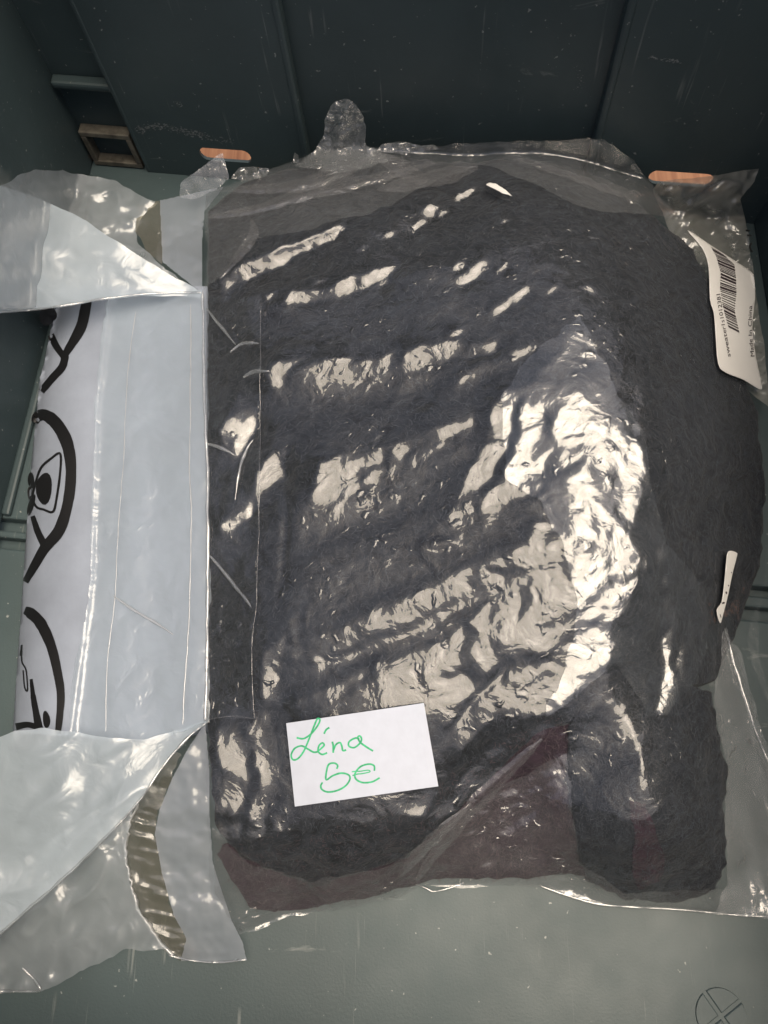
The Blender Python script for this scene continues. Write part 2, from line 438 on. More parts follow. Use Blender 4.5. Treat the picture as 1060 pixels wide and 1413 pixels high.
# side walls, near wall
lw = block('side_wall', -0.010, -0.001, -0.009, DEPTH+0.01, 0.0004, HT)
block('skirting_ledge', -0.0012, 0.0052, 0.0155, gv0-0.002, 0.0003, 0.0045, bevel=0.0018)
block('side_wall', WID+0.001, WID+0.010, -0.009, DEPTH+0.01, 0.0004, HT)
block('side_wall', -0.001, WID+0.001, DEPTH, DEPTH+0.009, 0.0004, HT)
# ledge and latch in the far left corner
a, b = uh(46, 114), uh(150, 118)
block('corner_ledge', 0.0005, u1-0.0007, -0.0078, 0.0020, a[1]-0.003, a[1]+0.003, bevel=0.002)
la, lb = uh(104, 224), uh(203, 238)
def frame(u0, u1_, h0, h1_, t_):
    for (x0, x1, y0, y1) in ((u0, u1_, h1_-t_, h1_), (u0, u1_, h0, h0+t_), (u0, u0+t_, h0+t_, h1_-t_), (u1_-t_, u1_, h0+t_, h1_-t_)):
        block('latch_frame', x0, x1, -0.0078, 0.002, y0, y1, M['latch'], bevel=0.0008)
frame(0.002, u1-0.004, 0.001, 0.034, 0.0045)
# rubbed pale scuffs on the far wall: clusters of tiny raised flakes
M['scuff'] = simple('pale_scuff', (0.20, 0.215, 0.215), 0.8, 0.5, 300)
def scuff(pts, n, spread, size, vface):
    c = np.array(catmull(pts, 12)); v = []; f = []
    for k in range(n):
        p = c[int(RNG.integers(0, len(c)))]+RNG.normal(0, 1, 2)*spread*np.array([1.6, 0.8])
        u, h = uh(p[0], p[1]); a = RNG.normal(0.15, 0.5); r = size*RNG.uniform(0.3, 1.2); e = r*RNG.uniform(0.2, 0.6); b = len(v)
        for (x, y) in ((-1, 0), (-0.2, -1), (1, 0.1), (0.3, 0.9)):
            v.append(C3(u+x*r*math.cos(a)-y*e*math.sin(a), vface, h+x*r*math.sin(a)*0.4+y*e))
        f.append([b, b+1, b+2, b+3])
    link('scuff', v, f, M['scuff'], crate, False)['kind'] = 'stuff'
scuff([(192,174),(215,168),(245,172),(275,180),(318,191)], 260, 3.0, 0.0012, 0.00425)
scuff([(246,134),(252,142)], 22, 2.0, 0.0010, 0.00425)
scuff([(898,72),(915,75),(940,78)], 40, 1.8, 0.0010, 0.00425)
scuff([(795,95),(802,110),(800,130)], 26, 2.0, 0.0007, -0.0037)
# moulded mark: ring of four raised quarters
mc = np.array(V(995, 1402)); mr = 0.0128; ang0 = math.radians(33)
for k in range(4):
    a0 = ang0+k*math.pi/2; gap = 0.0010
    pts = []
    cdir = np.array([math.cos(a0+math.pi/4), math.sin(a0+math.pi/4)])*gap*1.414
    pts.append(cdir)
    for j in range(10):
        a = a0+gap/mr+(math.pi/2-2*gap/mr)*j/9
        pts.append(np.array([math.cos(a), math.sin(a)])*mr)
    n = len(pts); v = []
    for (s, z) in ((1.0, 0.0001), (1.0, 0.0005), (0.93, 0.0009)):
        cen = np.mean(pts, 0)
        for p in pts: q = cen+(np.array(p)-cen)*s; v.append((mc[0]+q[0], mc[1]+q[1], z))
    f = [list(range(2*n, 3*n))]
    for L in range(2): f += [[L*n+i, L*n+(i+1) % n, (L+1)*n+(i+1) % n, (L+1)*n+i] for i in range(n)]
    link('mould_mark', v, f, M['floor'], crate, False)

# ------------------------------------------------------------------ the bag's overall form (heights in mm)
CP = np.array([
 (285,290,40),(285,420,42),(285,600,42),(285,800,40),(285,990,36),(290,1120,33),(310,1180,22),(335,1280,5),
 (400,230,50),(400,330,58),(400,500,60),(400,700,60),(400,900,57),(400,1050,50),(400,1150,40),(400,1255,4),
 (520,215,54),(550,300,68),(560,500,73),(560,700,71),(560,900,64),(560,1050,53),(590,1140,36),(580,1222,4),
 (660,215,56),(700,260,74),(700,400,84),(700,600,84),(700,800,78),(700,930,67),(740,990,54),(700,1100,28),(700,1222,4),
 (800,210,56),(800,280,74),(800,400,88),(820,600,92),(830,760,89),(830,900,69),(860,930,60),
 (870,230,46),(900,300,58),(900,450,76),(910,600,78),(920,750,69),(940,850,54),(925,975,47),(985,960,25),
 (960,340,40),(1000,430,42),(1000,600,46),(1010,750,30),(1050,560,18),(1058,700,9),(1045,800,6),(1010,880,10),
 (880,1050,54),(820,1050,47),(800,1150,35),(880,1150,45),(960,1050,41),(960,1150,35),(1000,1060,19),(1000,1200,12),
 (880,1230,15),(800,1215,9),(950,1250,6),(1040,1000,7),(1050,1150,5),(1060,1260,4),(900,1252,4),(760,1222,4),
 (1120,700,3),(1120,1000,3),(1120,1260,3),(220,700,38),(220,1000,34),(470,1190,30),(350,1215,20),(520,1205,24),(220,300,36)], float)
def tps(pts, lam=0.02):
    x = pts[:, :2]/500.0; z = pts[:, 2]; n = len(z)
    dd = np.linalg.norm(x[:, None]-x[None], axis=2)
    K = np.where(dd > 0, dd**2*np.log(dd+1e-12), 0)+lam*np.eye(n)*0.02
    Pm = np.hstack([np.ones((n, 1)), x]); A = np.zeros((n+3, n+3))
    A[:n, :n] = K; A[:n, n:] = Pm; A[n:, :n] = Pm.T
    sol = np.linalg.solve(A, np.concatenate([z, np.zeros(3)]))
    def f(px, py):
        px = np.asarray(px, float); py = np.asarray(py, float); o = sol[n]+sol[n+1]*px/500+sol[n+2]*py/500
        for i in range(n):
            r2 = (px/500-x[i, 0])**2+(py/500-x[i, 1])**2
            o = o+sol[i]*0.5*r2*np.log(r2+1e-12)
        return o
    return f
_base = tps(CP)
def Zn(px, py):
    z = np.maximum(_base(px, py), 3.0)/1000.0
    return walls(px, py, z)

RIDGES = [  # polyline, height mm, half width px
 ([(295,385),(380,358),(450,332),(560,295),(650,262)], 4.5, 17),
 ([(300,426),(420,412),(520,395),(640,350)], 3.2, 18),
 ([(350,458),(500,462),(700,440)], -2.5, 26),
 ([(345,522),(480,516),(620,505),(720,475)], 4.0, 19),
 ([(330,560),(480,556),(640,548)], -2.5, 22),
 ([(365,700),(470,672),(560,630),(660,583)], 4.5, 26),
 ([(400,745),(520,715),(650,650)], -2.5, 22),
 ([(390,905),(500,862),(600,812),(690,772),(790,745)], 6.0, 20),
 ([(350,960),(480,912),(600,862),(720,800)], -4.5, 26),
 ([(330,1008),(480,955),(640,905),(740,845)], 3.0, 34),
 ([(600,1040),(650,970),(695,925),(715,880)], -3.5, 9),
 ([(625,1050),(680,985),(728,910)], 2.5, 10),
 ([(592,1128),(640,1065),(690,1020),(745,985)], -5.0, 13),
 ([(560,1180),(640,1110),(720,1050),(770,985)], 4.0, 12),
 ([(290,1130),(400,1130),(560,1140)], 2.5, 20),
 ([(395,590),(396,700),(385,860)], -1.6, 7),
 ([(405,900),(398,870),(402,840)], 2.0, 7),
 ([(540,640),(600,560),(700,470)], 1.8, 14),
 ([(690,560),(760,500),(820,420)], 2.2, 16),
 ([(650,690),(720,640),(790,540)], 2.4, 15),
 ([(700,700),(790,650),(850,580)], 2.0, 14),
 ([(880,470),(895,600),(905,720)], 2.6, 12),
 ([(845,560),(870,680),(850,800)], 2.0, 16),
 ([(800,930),(850,880),(905,900),(930,980)], -4.0, 16),
 ([(900,985),(935,930),(975,850)], 3.5, 16),
 ([(1000,880),(1025,960),(1060,1050)], 3.0, 9),
 ([(690,262),(740,300),(800,360)], 2.0, 7),
 ([(600,740),(585,760),(610,790)], 2.2, 8),
 ([(585,755),(640,745)], 1.8, 6),
 ([(505,665),(515,680)], 2.0, 6),
 ([(855,610),(880,640)], 2.0, 8),
]
NOTE = [(395, 998), (585, 970), (605, 1085), (407, 1113)]
def folds(px, py):
    o = np.zeros(np.shape(px))
    for poly, a, w_ in RIDGES:
        c = catmull(poly, 5)
        dd, _, _ = segdist(px, py, c)
        L = np.hypot(c[-1][0]-c[0][0], c[-1][1]-c[0][1])
        e = np.minimum(np.hypot(px-c[0][0], py-c[0][1]), np.hypot(px-c[-1][0], py-c[-1][1]))
        fade = smooth(0, min(60, L*0.3)+1, e)
        wob = 1+0.35*fnoise(px, py, 45, 71, 2)
        o = o+a*fade*wob*np.exp(-(dd/w_)**2*0.9)
    return o/1000
SHINE = [  # stretches of film that lie turned towards the light
 [(295,1165),(300,1110),(330,1060),(345,1000),(420,968),(490,930),(560,908),(610,885),(650,855),(705,812),(770,778),(800,830),(785,905),(748,985),(690,1010),(640,1045),(615,1000),(590,965),(400,995),(410,1115),(400,1140),(340,1160)],
 [(770,560),(800,540),(850,590),(885,620),(890,680),(870,740),(900,780),(860,830),(838,870),(845,905),(800,950),(750,988),(785,905),(800,830),(790,760),(810,700),(780,650),(765,600)],
 [(680,560),(700,535),(745,560),(760,620),(740,680),(690,700),(620,715),(650,650),(680,610)],
 [(905,750),(925,770),(960,800),(978,860),(965,920),(918,980),(903,985),(915,940),(918,870),(915,810)],
 [(435,690),(440,640),(500,625),(560,610),(610,590),(650,575),(656,587),(600,624),(540,655),(510,675)],
 [(300,388),(340,362),(400,338),(470,308),(482,318),(420,348),(350,382),(310,398)],
 [(340,412),(400,400),(470,383),(520,368),(560,366),(540,385),(470,410),(400,420)],
 [(365,508),(420,498),(520,492),(600,478),(680,468),(680,487),(600,507),(520,522),(440,527),(370,532)],
 [(385,912),(395,885),(420,893),(500,855),(560,828),(610,802),(680,776),(730,757),(790,747),(790,768),(700,795),(620,830),(520,875),(420,910)],
 [(300,600),(320,580),(355,570),(352,590),(335,625),(318,606)],
 [(358,965),(363,905),(385,880),(398,860),(392,915),(372,955)],
 [(300,728),(330,700),(352,688),(347,712),(310,735)],
 [(350,655),(378,618),(392,660),(355,684)],
 [(628,382),(670,358),(674,368),(640,393)], [(678,428),(725,392),(731,403),(684,438)], [(560,320),(600,285),(650,255),(655,262),(610,300),(575,325)],
 [(700,485),(735,470),(740,480),(705,497)], [(660,785),(720,755),(740,720),(760,725),(740,765)], [(300,1010),(345,1015),(350,1045),(325,1075),(300,1060)],
 [(500,1105),(560,1095),(590,1100),(585,1128),(540,1120)],
]
DARK = [  # creases cut through them
 ([(585,1050),(640,985),(690,935),(712,880),(730,820)], 9), ([(640,1050),(690,985),(728,905)], 6), ([(650,860),(640,900),(655,930)], 10),
 ([(560,985),(590,945),(640,920)], 7), ([(480,965),(520,925)], 6), ([(420,1000),(395,975)], 7), ([(330,1150),(350,1090),(345,1040)], 6), ([(370,1150),(385,1100)], 6),
 ([(800,600),(830,660),(815,730)], 8), ([(850,620),(840,700),(870,730)], 6), ([(820,760),(850,800)], 8), ([(770,860),(820,820)], 6),
 ([(720,560),(700,620),(690,660)], 7), ([(500,660),(520,640),(560,640)], 4), ([(930,800),(940,880),(930,930)], 4)]
GS = 3.0
GX0, GY0, GX1, GY1 = 180, 150, 1140, 1320
def relief():
    xs = np.arange(GX0, GX1, GS); ys = np.arange(GY0, GY1, GS); X, Y = np.meshgrid(xs, ys)
    z0 = Zn(X, Y)+0.0011*fnoise(X, Y, 85, 3, 3, math.radians(-24), 2.2)+0.5*folds(X, Y)
    Q = P(X, Y, z0)
    dQx = np.gradient(Q, GS, axis=1); dQy = np.gradient(Q, GS, axis=0)
    n = np.cross(dQx, -dQy); n /= np.linalg.norm(n, axis=2)[..., None]
    n *= np.sign(n[..., 2:3])
    view = np.array([0, 0, H])-Q; view /= np.linalg.norm(view, axis=2)[..., None]
    h = view+np.array(SUN); h /= np.linalg.norm(h, axis=2)[..., None]
    gb = -n[..., :2]/n[..., 2:3].clip(0.25); gh = -h[..., :2]/h[..., 2:3]
    # where the film should face the light, with uneven edges
    wxn = X+9*fnoise(X, Y, 26, 91, 3); wyn = Y+9*fnoise(X, Y, 26, 95, 3)
    mk = np.zeros(X.shape)
    for p in SHINE: mk = np.maximum(mk, inside(wxn, wyn, p)*1.0)
    spots = fnoise(X, Y, 24, 97, 3, math.radians(-35), 1.8)
    mk = np.where(spots > np.where(X > 680, 0.36, 0.44), 0, mk)
    sp2 = fnoise(X, Y, 11, 197, 2, math.radians(-50), 1.7); mk = np.where(sp2 > 0.62, 0, mk)
    mk = np.where((spots < -0.72) & (X > 420) & (X < 900) & (Y > 300) & (Y < 850), 1, mk)
    for p, w_ in DARK: mk = np.where(segdist(wxn, wyn, p)[0] < w_, 0, mk)
    rad = math.tan(sl.angle/4)
    df = gb-gh; L = np.linalg.norm(df, axis=2)[..., None]+1e-6
    jx = 0.35*rad*fnoise(X, Y, 20, 101, 2); jy = 0.35*rad*fnoise(X, Y, 20, 103, 2)
    gin = gh+df/L*np.minimum(L, 0.45*rad)+np.stack([jx, jy], -1)
    # turned away: keep the lie of the film but at least this far off the mirror direction
    dirn = df/L; side = fnoise(X, Y, 50, 105, 2)
    gout = gh+dirn*np.maximum(L, 1.55*rad)
    m = mk[..., None]; gt = gin*m+gout*(1-m)
    dg = np.clip(gt-gb, -0.55, 0.55)
    Jx = np.stack([dQx[..., 0], dQx[..., 1]], -1); Jy = np.stack([dQy[..., 0], dQy[..., 1]], -1)
    gx = (dg*Jx).sum(-1); gy = (dg*Jy).sum(-1)                # metres per pixel
    ok = smooth(0.004, 0.02, Zn(X, Y))*smooth(190, 235, Y); gx *= ok; gy *= ok
    wt = np.where(mk > 0.5, 1.0, np.where(L[..., 0] < 1.55*rad, 0.45, 0.10))
    # weighted least squares for the height whose slopes come closest
    wx_ = 0.5*(wt[:, 1:]+wt[:, :-1]); wy_ = 0.5*(wt[1:]+wt[:-1]); gxm = 0.5*(gx[:, 1:]+gx[:, :-1]); gym = 0.5*(gy[1:]+gy[:-1])
    pin = np.where(ok < 0.5, 0.02, (1/380.0)**2)*GS
    def div_(a, b):
        o = np.zeros(X.shape); o[:, 1:] += a; o[:, :-1] -= a; o[1:] += b; o[:-1] -= b; return o
    def Aop(q): return div_(wx_*(q[:, 1:]-q[:, :-1])/GS, wy_*(q[1:]-q[:-1])/GS)+pin*q
    b = div_(wx_*gxm, wy_*gym); S = np.zeros(X.shape); r = b-Aop(S); p = r.copy(); rs = (r*r).sum()
    for it in range(700):
        Ap = Aop(p); al = rs/(p*Ap).sum(); S += al*p; r -= al*Ap; rn = (r*r).sum()
        if rn < 1e-10*rs and it > 50: break
        p = r+(rn/rs)*p; rs = rn
    S = 0.022*np.tanh(S/0.022)
    return z0-Zn(X, Y)+S
_REL = relief()
def blur(a, sg):
    n = int(sg*3); k = np.exp(-0.5*(np.arange(-n, n+1)/sg)**2); k /= k.sum()
    a = np.apply_along_axis(lambda q: np.convolve(np.pad(q, n, 'edge'), k, 'valid'), 0, a)
    return np.apply_along_axis(lambda q: np.convolve(np.pad(q, n, 'edge'), k, 'valid'), 1, a)
_LOW = blur(_REL, 9)
_REC = _LOW+np.minimum(_REL-_LOW, 0)
def rel(px, py, R=None):
    R = _REL if R is None else R
    u = np.clip((np.asarray(px, float)-GX0)/GS, 0, _REL.shape[1]-1.001); v = np.clip((np.asarray(py, float)-GY0)/GS, 0, _REL.shape[0]-1.001)
    i = u.astype(int); j = v.astype(int); a = u-i; b = v-j
    return (R[j, i]*(1-a)+R[j, i+1]*a)*(1-b)+(R[j+1, i]*(1-a)+R[j+1, i+1]*a)*b
def filmz(px, py):
    z = Zn(px, py)
    dn, _, _ = segdist(px, py, NOTE, True); nm = np.where(inside(px, py, NOTE), 0.25, np.clip(dn/40, 0.25, 1))
    lo = rel(px, py, _LOW)
    return np.maximum(walls(px, py, z+lo+(rel(px, py)-lo+0.00012*fnoise(px, py, 14, 23, 2))*nm), 0.0022)
def furz(px, py):
    z = Zn(px, py)-0.0050+rel(px, py, _REC)
    z = z+0.0016*fnoise(px, py, 60, 33, 3)+0.0006*fnoise(px, py, 14, 37, 2)
    return np.maximum(z, 0.0012)

# ------------------------------------------------------------------ the sweater
SWEATER = [(287,292),(330,255),(400,233),(520,218),(600,222),(650,226),(690,218),(760,228),(830,252),(890,288),(950,338),(985,400),(1010,470),(1045,570),(1056,680),(1050,770),(1020,860),(985,940),(880,960),(780,1000),(740,1010),(690,1060),(600,1150),(560,1185),(430,1225),(330,1180),(298,1140),(287,1000)]
sw = thing('sweater', 'folded fuzzy black knitted sweater inside the clear plastic bag', 'sweater', tuple(V(640, 700)))
body = sheet('body', crumple(SWEATER, 4, 14, 3), furz, M['fur'], sw, 5, skirt=0.0012)
MAROON = [(310,1165),(430,1150),(600,1090),(700,1010),(780,985),(810,1060),(815,1205),(720,1212),(600,1213),(520,1236),(440,1252),(380,1258),(345,1252),(318,1215),(300,1180)]
mar = sheet('lining', crumple(MAROON, 4, 14, 5), lambda x, y: np.maximum(furz(x, y)-0.0012, 0.001), M['maroon'], sw, 5, skirt=0.0008)
mar['label'] = 'dark maroon knit at the lower edge of the sweater'
SLEEVE = [(786,1010),(830,930),(870,912),(935,940),(982,955),(990,1010),(1003,1060),(998,1130),(1003,1190),(990,1228),(930,1246),(870,1243),(810,1218),(795,1150),(782,1080)]
slv = sheet('sleeve', crumple(SLEEVE, 6, 12, 8), lambda x, y: np.maximum(furz(x, y)+0.0022, 0.0014), M['fur'], sw, 4.5, skirt=0.0012)
PATCH = [(868,1105),(890,1110),(905,1150),(918,1185),(912,1215),(880,1228),(872,1200),(876,1150)]
pt = sheet('sleeve_lining', crumple(PATCH, 3, 12, 9), lambda x, y: np.maximum(furz(x, y)+0.0030, 0.0014), M['maroon'], sw, 4)
def fibres(name, poly, zf, n, mat_, seed, lo=4, hi=13):
    r = np.random.default_rng(seed)
    px = np.array([p[0] for p in poly]); py = np.array([p[1] for p in poly])
    x = r.uniform(px.min()-6, px.max()+6, n*3); y = r.uniform(py.min()-6, py.max()+6, n*3)
    k = inside(x, y, poly); x = x[k][:n]; y = y[k][:n]; n = len(x)
    ang = 2.5*fnoise(x, y, 60, seed, 2)*3+r.uniform(-1.3, 1.3, n); L = r.uniform(lo, hi, n); cur = r.normal(0, 0.9, n)
    wd = r.uniform(0.18, 0.40, n); rise = r.uniform(0.2, 1.5, n)/1000
    pts = []
    cx, cy = x.copy(), y.copy(); a = ang.copy()
    rows = []
    for s in range(4):
        ww = wd*(1-0.25*s)
        nxv, nyv = -np.sin(a)*ww, np.cos(a)*ww
        rows.append((cx+nxv, cy+nyv, s)); rows.append((cx-nxv, cy-nyv, s))
        cx = cx+np.cos(a)*L/3; cy = cy+np.sin(a)*L/3; a = a+cur*0.6
    v = []
    for (qx, qy, s) in rows:
        v.append(P(qx, qy, zf(qx, qy)+0.0003+rise*math.sin(math.pi*(s+0.3)/3.6)))
    v = np.stack(v, 1).reshape(-1, 3)
    b = np.arange(n)*8; f = []
    for s in range(3):
        f.append(np.stack([b+2*s, b+2*s+2, b+2*s+3, b+2*s+1], 1))
    o = link(name, v, np.vstack(f), mat_, sw); o['kind'] = 'stuff'; return o
fibres('fuzz', SWEATER, furz, 15000, M['fibre'], 1)
fibres('fuzz', SLEEVE, lambda x, y: furz(x, y)+0.0024, 4500, M['fibre'], 2)
fibres('fuzz', MAROON, lambda x, y: furz(x, y)-0.001, 2500, M['fibre_m'], 3)

# ------------------------------------------------------------------ white printed garment at the left
def clothz(px, py):
    e = np.interp(py, [400, 440, 520, 640, 780, 880, 1010, 1060], [80, 73, 56, 44, 34, 27, 18, 12])
    s = np.clip((px-e)/75.0, 0, 1)
    z = 0.003+0.027*np.sqrt(np.clip(1-(1-s)**2, 0, 1))+0.004*smooth(75, 240, px-e)
    z = z+0.0007*fnoise(px, py, 70, 41, 2)*smooth(0, 40, px-e)
    return walls(px, py, z, 0.0065)
pg = thing('printed_garment', 'white cloth with bold black line drawing under the milky bag flap', 'garment', tuple(V(150, 700)))
CLOTH = [(82,395),(73,440),(62,500),(56,520),(48,600),(44,640),(38,720),(34,780),(30,840),(27,880),(22,950),(18,1012),(100,1016),(200,1022),(270,1004),(286,992),(286,395)]
sheet('cloth', CLOTH, clothz, M['white_cloth'], pg, 5, skirt=0.002)
def ink(pts, w_, **k): ribbon('printed_line', pts, w_, clothz, M['ink'], pg, 0.0005, **k)
ink([(121,412),(118,425),(111,453),(88,492)], [13, 14, 15, 9])
ink([(70,462),(78,478),(88,492)], [10, 9, 9])
ink([(90,490),(86,506),(72,522),(57,540)], [11, 11, 10, 9])
blob('printed_line', 66, 436, 12, 13, 0.4, clothz, M['ink'], pg, 0.0005)
ink([(48,583),(52,575),(63,573),(79,586),(93,613),(98,649),(94,692),(82,731),(62,756),(48,780),(35,803)], [10, 15, 16, 17, 17, 15, 15, 16, 15, 12, 9])
ink([(45,712),(52,733),(61,752)], [6, 9, 10])
ink([(50,663),(57,645),(70,633),(83,626),(83,652),(78,688),(73,706),(60,703),(50,699),(45,685)], 3.2, closed=True)
blob('printed_line', 61, 674, 11, 22, 0.06, clothz, M['ink'], pg, 0.0005)
blob('printed_line', 43, 663, 4.5, 11, -0.1, clothz, M['ink'], pg, 0.0005)
blob('printed_line', 43, 697, 4, 15, 0.3, clothz, M['ink'], pg, 0.0005)
blob('printed_line', 41, 680, 3, 9, 0, clothz, M['ink'], pg, 0.0005)
ink([(34,842),(42,846),(56,860),(70,890),(79,926),(84,962),(80,1012)], [10, 15, 16, 14, 12, 11, 8])
ink([(28,905),(30,890),(30,912),(36,925),(38,952),(34,948),(32,925)], 2.0)
ink([(43,937),(46,962),(50,985),(54,1006)], [4, 7, 9, 12])
ink([(22,1003),(38,1000),(54,1004)], [10, 8, 8])
blob('printed_line', 64, 993, 5, 12, -0.1, clothz, M['ink'], pg, 0.0005)
ink([(16,1036),(30,1024),(55,1016)], [16, 13, 8])

# ------------------------------------------------------------------ the clear bag
bag = thing('plastic_bag', 'large crinkled clear plastic bag with milky folded opening around the sweater', 'plastic bag', tuple(V(560, 720)))
FILM = [(284,262),(330,250),(372,236),(400,226),(440,210),(470,204),(520,207),(600,204),(700,198),(790,196),(832,195),(868,218),(902,262),(940,300),(962,326),(990,380),(1015,450),(1046,560),(1057,650),(1060,720),(1056,800),(1046,860),(1050,920),(1075,1000),(1110,1100),(1110,1270),(1058,1265),(1000,1262),(950,1255),(880,1252),(800,1240),(750,1222),(690,1221),(640,1226),(580,1221),(550,1238),(470,1256),(400,1265),(330,1285),(292,1260),(286,1130),(285,1000),(287,800),(284,600),(281,400)]
sheet('film', crumple(FILM, 3, 16, 21), filmz, M['film'], bag, 2.6)
# doubled film along the top edge
TOP = [(284,268),(330,250),(400,224),(450,206),(520,203),(600,201),(700,195),(800,192),(834,193),(872,218),(906,262),(940,300),(900,296),(850,292),(800,286),(770,270),(720,246),(665,226),(600,250),(520,292),(420,318),(350,330),(310,372),(284,400)]
sheet('top_fold', crumple(TOP, 4, 18, 25), lambda x, y: filmz(x, y)+0.0028+0.0015*fnoise(x, y, 24, 55, 3), M['film_top'], bag, 3)
# pulled-up tab
def tabz(x, y):
    return walls(x, y, filmz(x, np.maximum(y, 206))+(206-np.minimum(y, 206))*0.00022, 0.012)+(0.0022*(1+np.sin((x-470)/7.0+y/24))+0.006*np.abs(fnoise(x, y, 15, 57, 3)))*smooth(222, 195, y)
TAB = [(405,228),(435,208),(446,185),(450,160),(462,140),(478,135),(492,142),(501,160),(506,185),(505,200),(520,210),(540,222),(470,240)]
sheet('tab', crumple(TAB, 3, 7, 27), tabz, M['film_side'], bag, 2)
def crinkz(x, y): return walls(x, y, filmz(x, y)+0.002, 0.010)+0.007*np.abs(fnoise(x, y, 10, 59, 2))
sheet('edge_crinkle', crumple([(520,208),(528,198),(552,195),(575,200),(600,200),(606,206),(560,214)], 2, 6, 29), crinkz, M['bead'], bag, 2)
sheet('edge_crinkle', crumple([(318,246),(330,232),(350,229),(372,233),(368,243),(340,250)], 2, 6, 31), crinkz, M['bead'], bag, 2)
sheet('edge_crinkle', crumple([(404,225),(406,210),(412,214),(412,225)], 1, 5, 33), crinkz, M['bead'], bag, 2)

# clear tape strip down the opening
TAPE = [(286,405),(360,414),(359,560),(358,700),(354,830),(347,900),(351,992),(286,992)]
sheet('tape_strip', TAPE, lambda x, y: filmz(x, y)+0.0016+0.0008*fnoise(x, y, 26, 63, 3), M['tape'], bag, 3)
tube_later = [[(360,414),(359,560),(358,700),(354,830),(347,900),(351,992)], [(351,992),(320,988),(286,993)]]
HIGHLIGHT_PLY = [(690,545),(745,480),(800,430),(850,540),(890,600),(900,690),(920,750),(965,795),(982,860),(968,925),(918,988),(895,985),(850,915),(800,958),(748,990),(785,905),(795,830),(780,760),(745,690),(700,660)]
sheet('highlight_ply', crumple(HIGHLIGHT_PLY, 6, 22, 61), lambda x, y: filmz(x, y)+0.0011, M['highlight'], bag, 3)  # added film layer, only there to brighten the reflection along the crest
# left front panel of milky film
def panelz(x, y):
    a = clothz(np.maximum(x, 95), y)+0.004
    b = np.maximum(a, 0.037+0.005*smooth(200, 285, x))
    return walls(x, y, a+(b-a)*smooth(110, 200, x)+0.0009*fnoise(x, y, 60, 65, 3, 1.4, 2.5)+0.0022*np.exp(-((x-np.interp(y, [400, 560, 800, 1010], [152, 132, 124, 97]))/6)**2), 0.008)
PANEL = [(150,405),(138,480),(131,560),(127,680),(125,800),(116,860),(104,910),(97,960),(95,1012),(150,1022),(220,1020),(289,996),(288,900),(291,800),(288,700),(285,560),(281,400)]
sheet('front_panel', crumple(PANEL, 3, 12, 35), panelz, M['panel'], bag, 3)
# rolled edges and crease lines
def tube(name, pts, rad, zf, mat_, lift=0.0012, n=8, jag=1.2, taper=False):
    c = np.array(catmull(pts, n)); c[:, 0] += jag*fnoise(c[:, 0], c[:, 1], 18 if jag < 2 else 6, 67, 2)
    p = P(c[:, 0], c[:, 1], zf(c[:, 0], c[:, 1])+lift); K = len(p)
    t = np.gradient(p, axis=0); t /= np.linalg.norm(t, axis=1)[:, None]
    up = np.array([0, 0, 1.0]); s = np.cross(t, up); s /= np.linalg.norm(s, axis=1)[:, None]; q = np.cross(s, t)
    r = rad*(1+0.55*fnoise(c[:, 0]*1.0, c[:, 1]*1.0, 14, 69, 2)); r[0] *= 0.3; r[-1] *= 0.3
    if taper: r = r*(0.15+0.85*np.sin(np.linspace(0.05, 0.97, K)*math.pi))
    v = []; m = 6
    for k in range(m):
        a = 2*math.pi*k/m; v.append(p+s*(math.cos(a)*r)[:, None]+q*(math.sin(a)*r)[:, None])
    v = np.stack(v, 1).reshape(-1, 3)
    f = [[i*m+k, i*m+(k+1) % m, (i+1)*m+(k+1) % m, (i+1)*m+k] for i in range(K-1) for k in range(m)]
    return link(name, v, f, mat_, bag)
def fold_strip(pts, w_):
    c = np.array(catmull(pts, 10)); K = len(c); t = np.gradient(c, axis=0); t /= np.linalg.norm(t, axis=1)[:, None]
    nn = np.stack([-t[:, 1], t[:, 0]], 1); ww = w_*(0.1+0.9*np.sin(np.linspace(0.03, 0.97, K)*math.pi))*(1+0.4*fnoise(c[:, 0], c[:, 1], 16, 111, 2))
    rows = []
    for k, hh in ((-1.0, 0.0), (-0.3, 0.0016), (0.1, 0.0019), (0.4, 0.0011), (1.0, 0.0)):
        q = c+nn*(ww*k)[:, None]; rows.append(P(q[:, 0], q[:, 1], filmz(q[:, 0], q[:, 1])+0.0034+hh*ww/w_))
    v = np.vstack(rows); f = [[a*K+i, a*K+i+1, (a+1)*K+i+1, (a+1)*K+i] for a in range(4) for i in range(K-1)]
    return link('crease', v, f, M['veil'], bag)
both = lambda x, y: np.maximum(filmz(x, y), panelz(x, y))
tube('rolled_edge', [(280,402),(281,500),(284,600),(286,640),(287,720),(287,800),(286,880),(285,940),(283,995)], 0.0010, both, M['bead'])
for pts, r_ in (([(288,300),(360,287),(430,264),(520,246),(600,224)], .0007), ([(303,384),(330,352),(350,322),(346,302)], .0005), ([(520,262),(600,246),(660,231)], .0008), ([(292,262),(400,258),(470,238),(505,222)], .0007),
            ([(505,205),(540,224),(575,244),(590,250)], .0009), ([(700,215),(790,240),(850,262),(880,272)], .0006), ([(862,268),(875,272),(878,262)], .0007), ([(575,1215),(620,1150),(680,1085),(748,1020)], .0008), ([(550,1210),(590,1165),(650,1110)], .0006)):
    fold_strip(pts, r_*14000)
for pts in tube_later: tube('tape_edge', pts, 0.00020, filmz, M['veil'], 0.0022)
tube('rolled_edge', [(263,420),(263,540),(262,640),(264,720),(262,820),(258,900),(252,1000)], 0.0005, panelz, M['bead2'], 0.0005)
tube('rolled_edge', [(188,430),(176,520),(170,640),(163,740),(158,830),(148,920),(146,1010)], 0.00035, panelz, M['bead2'], 0.0004)
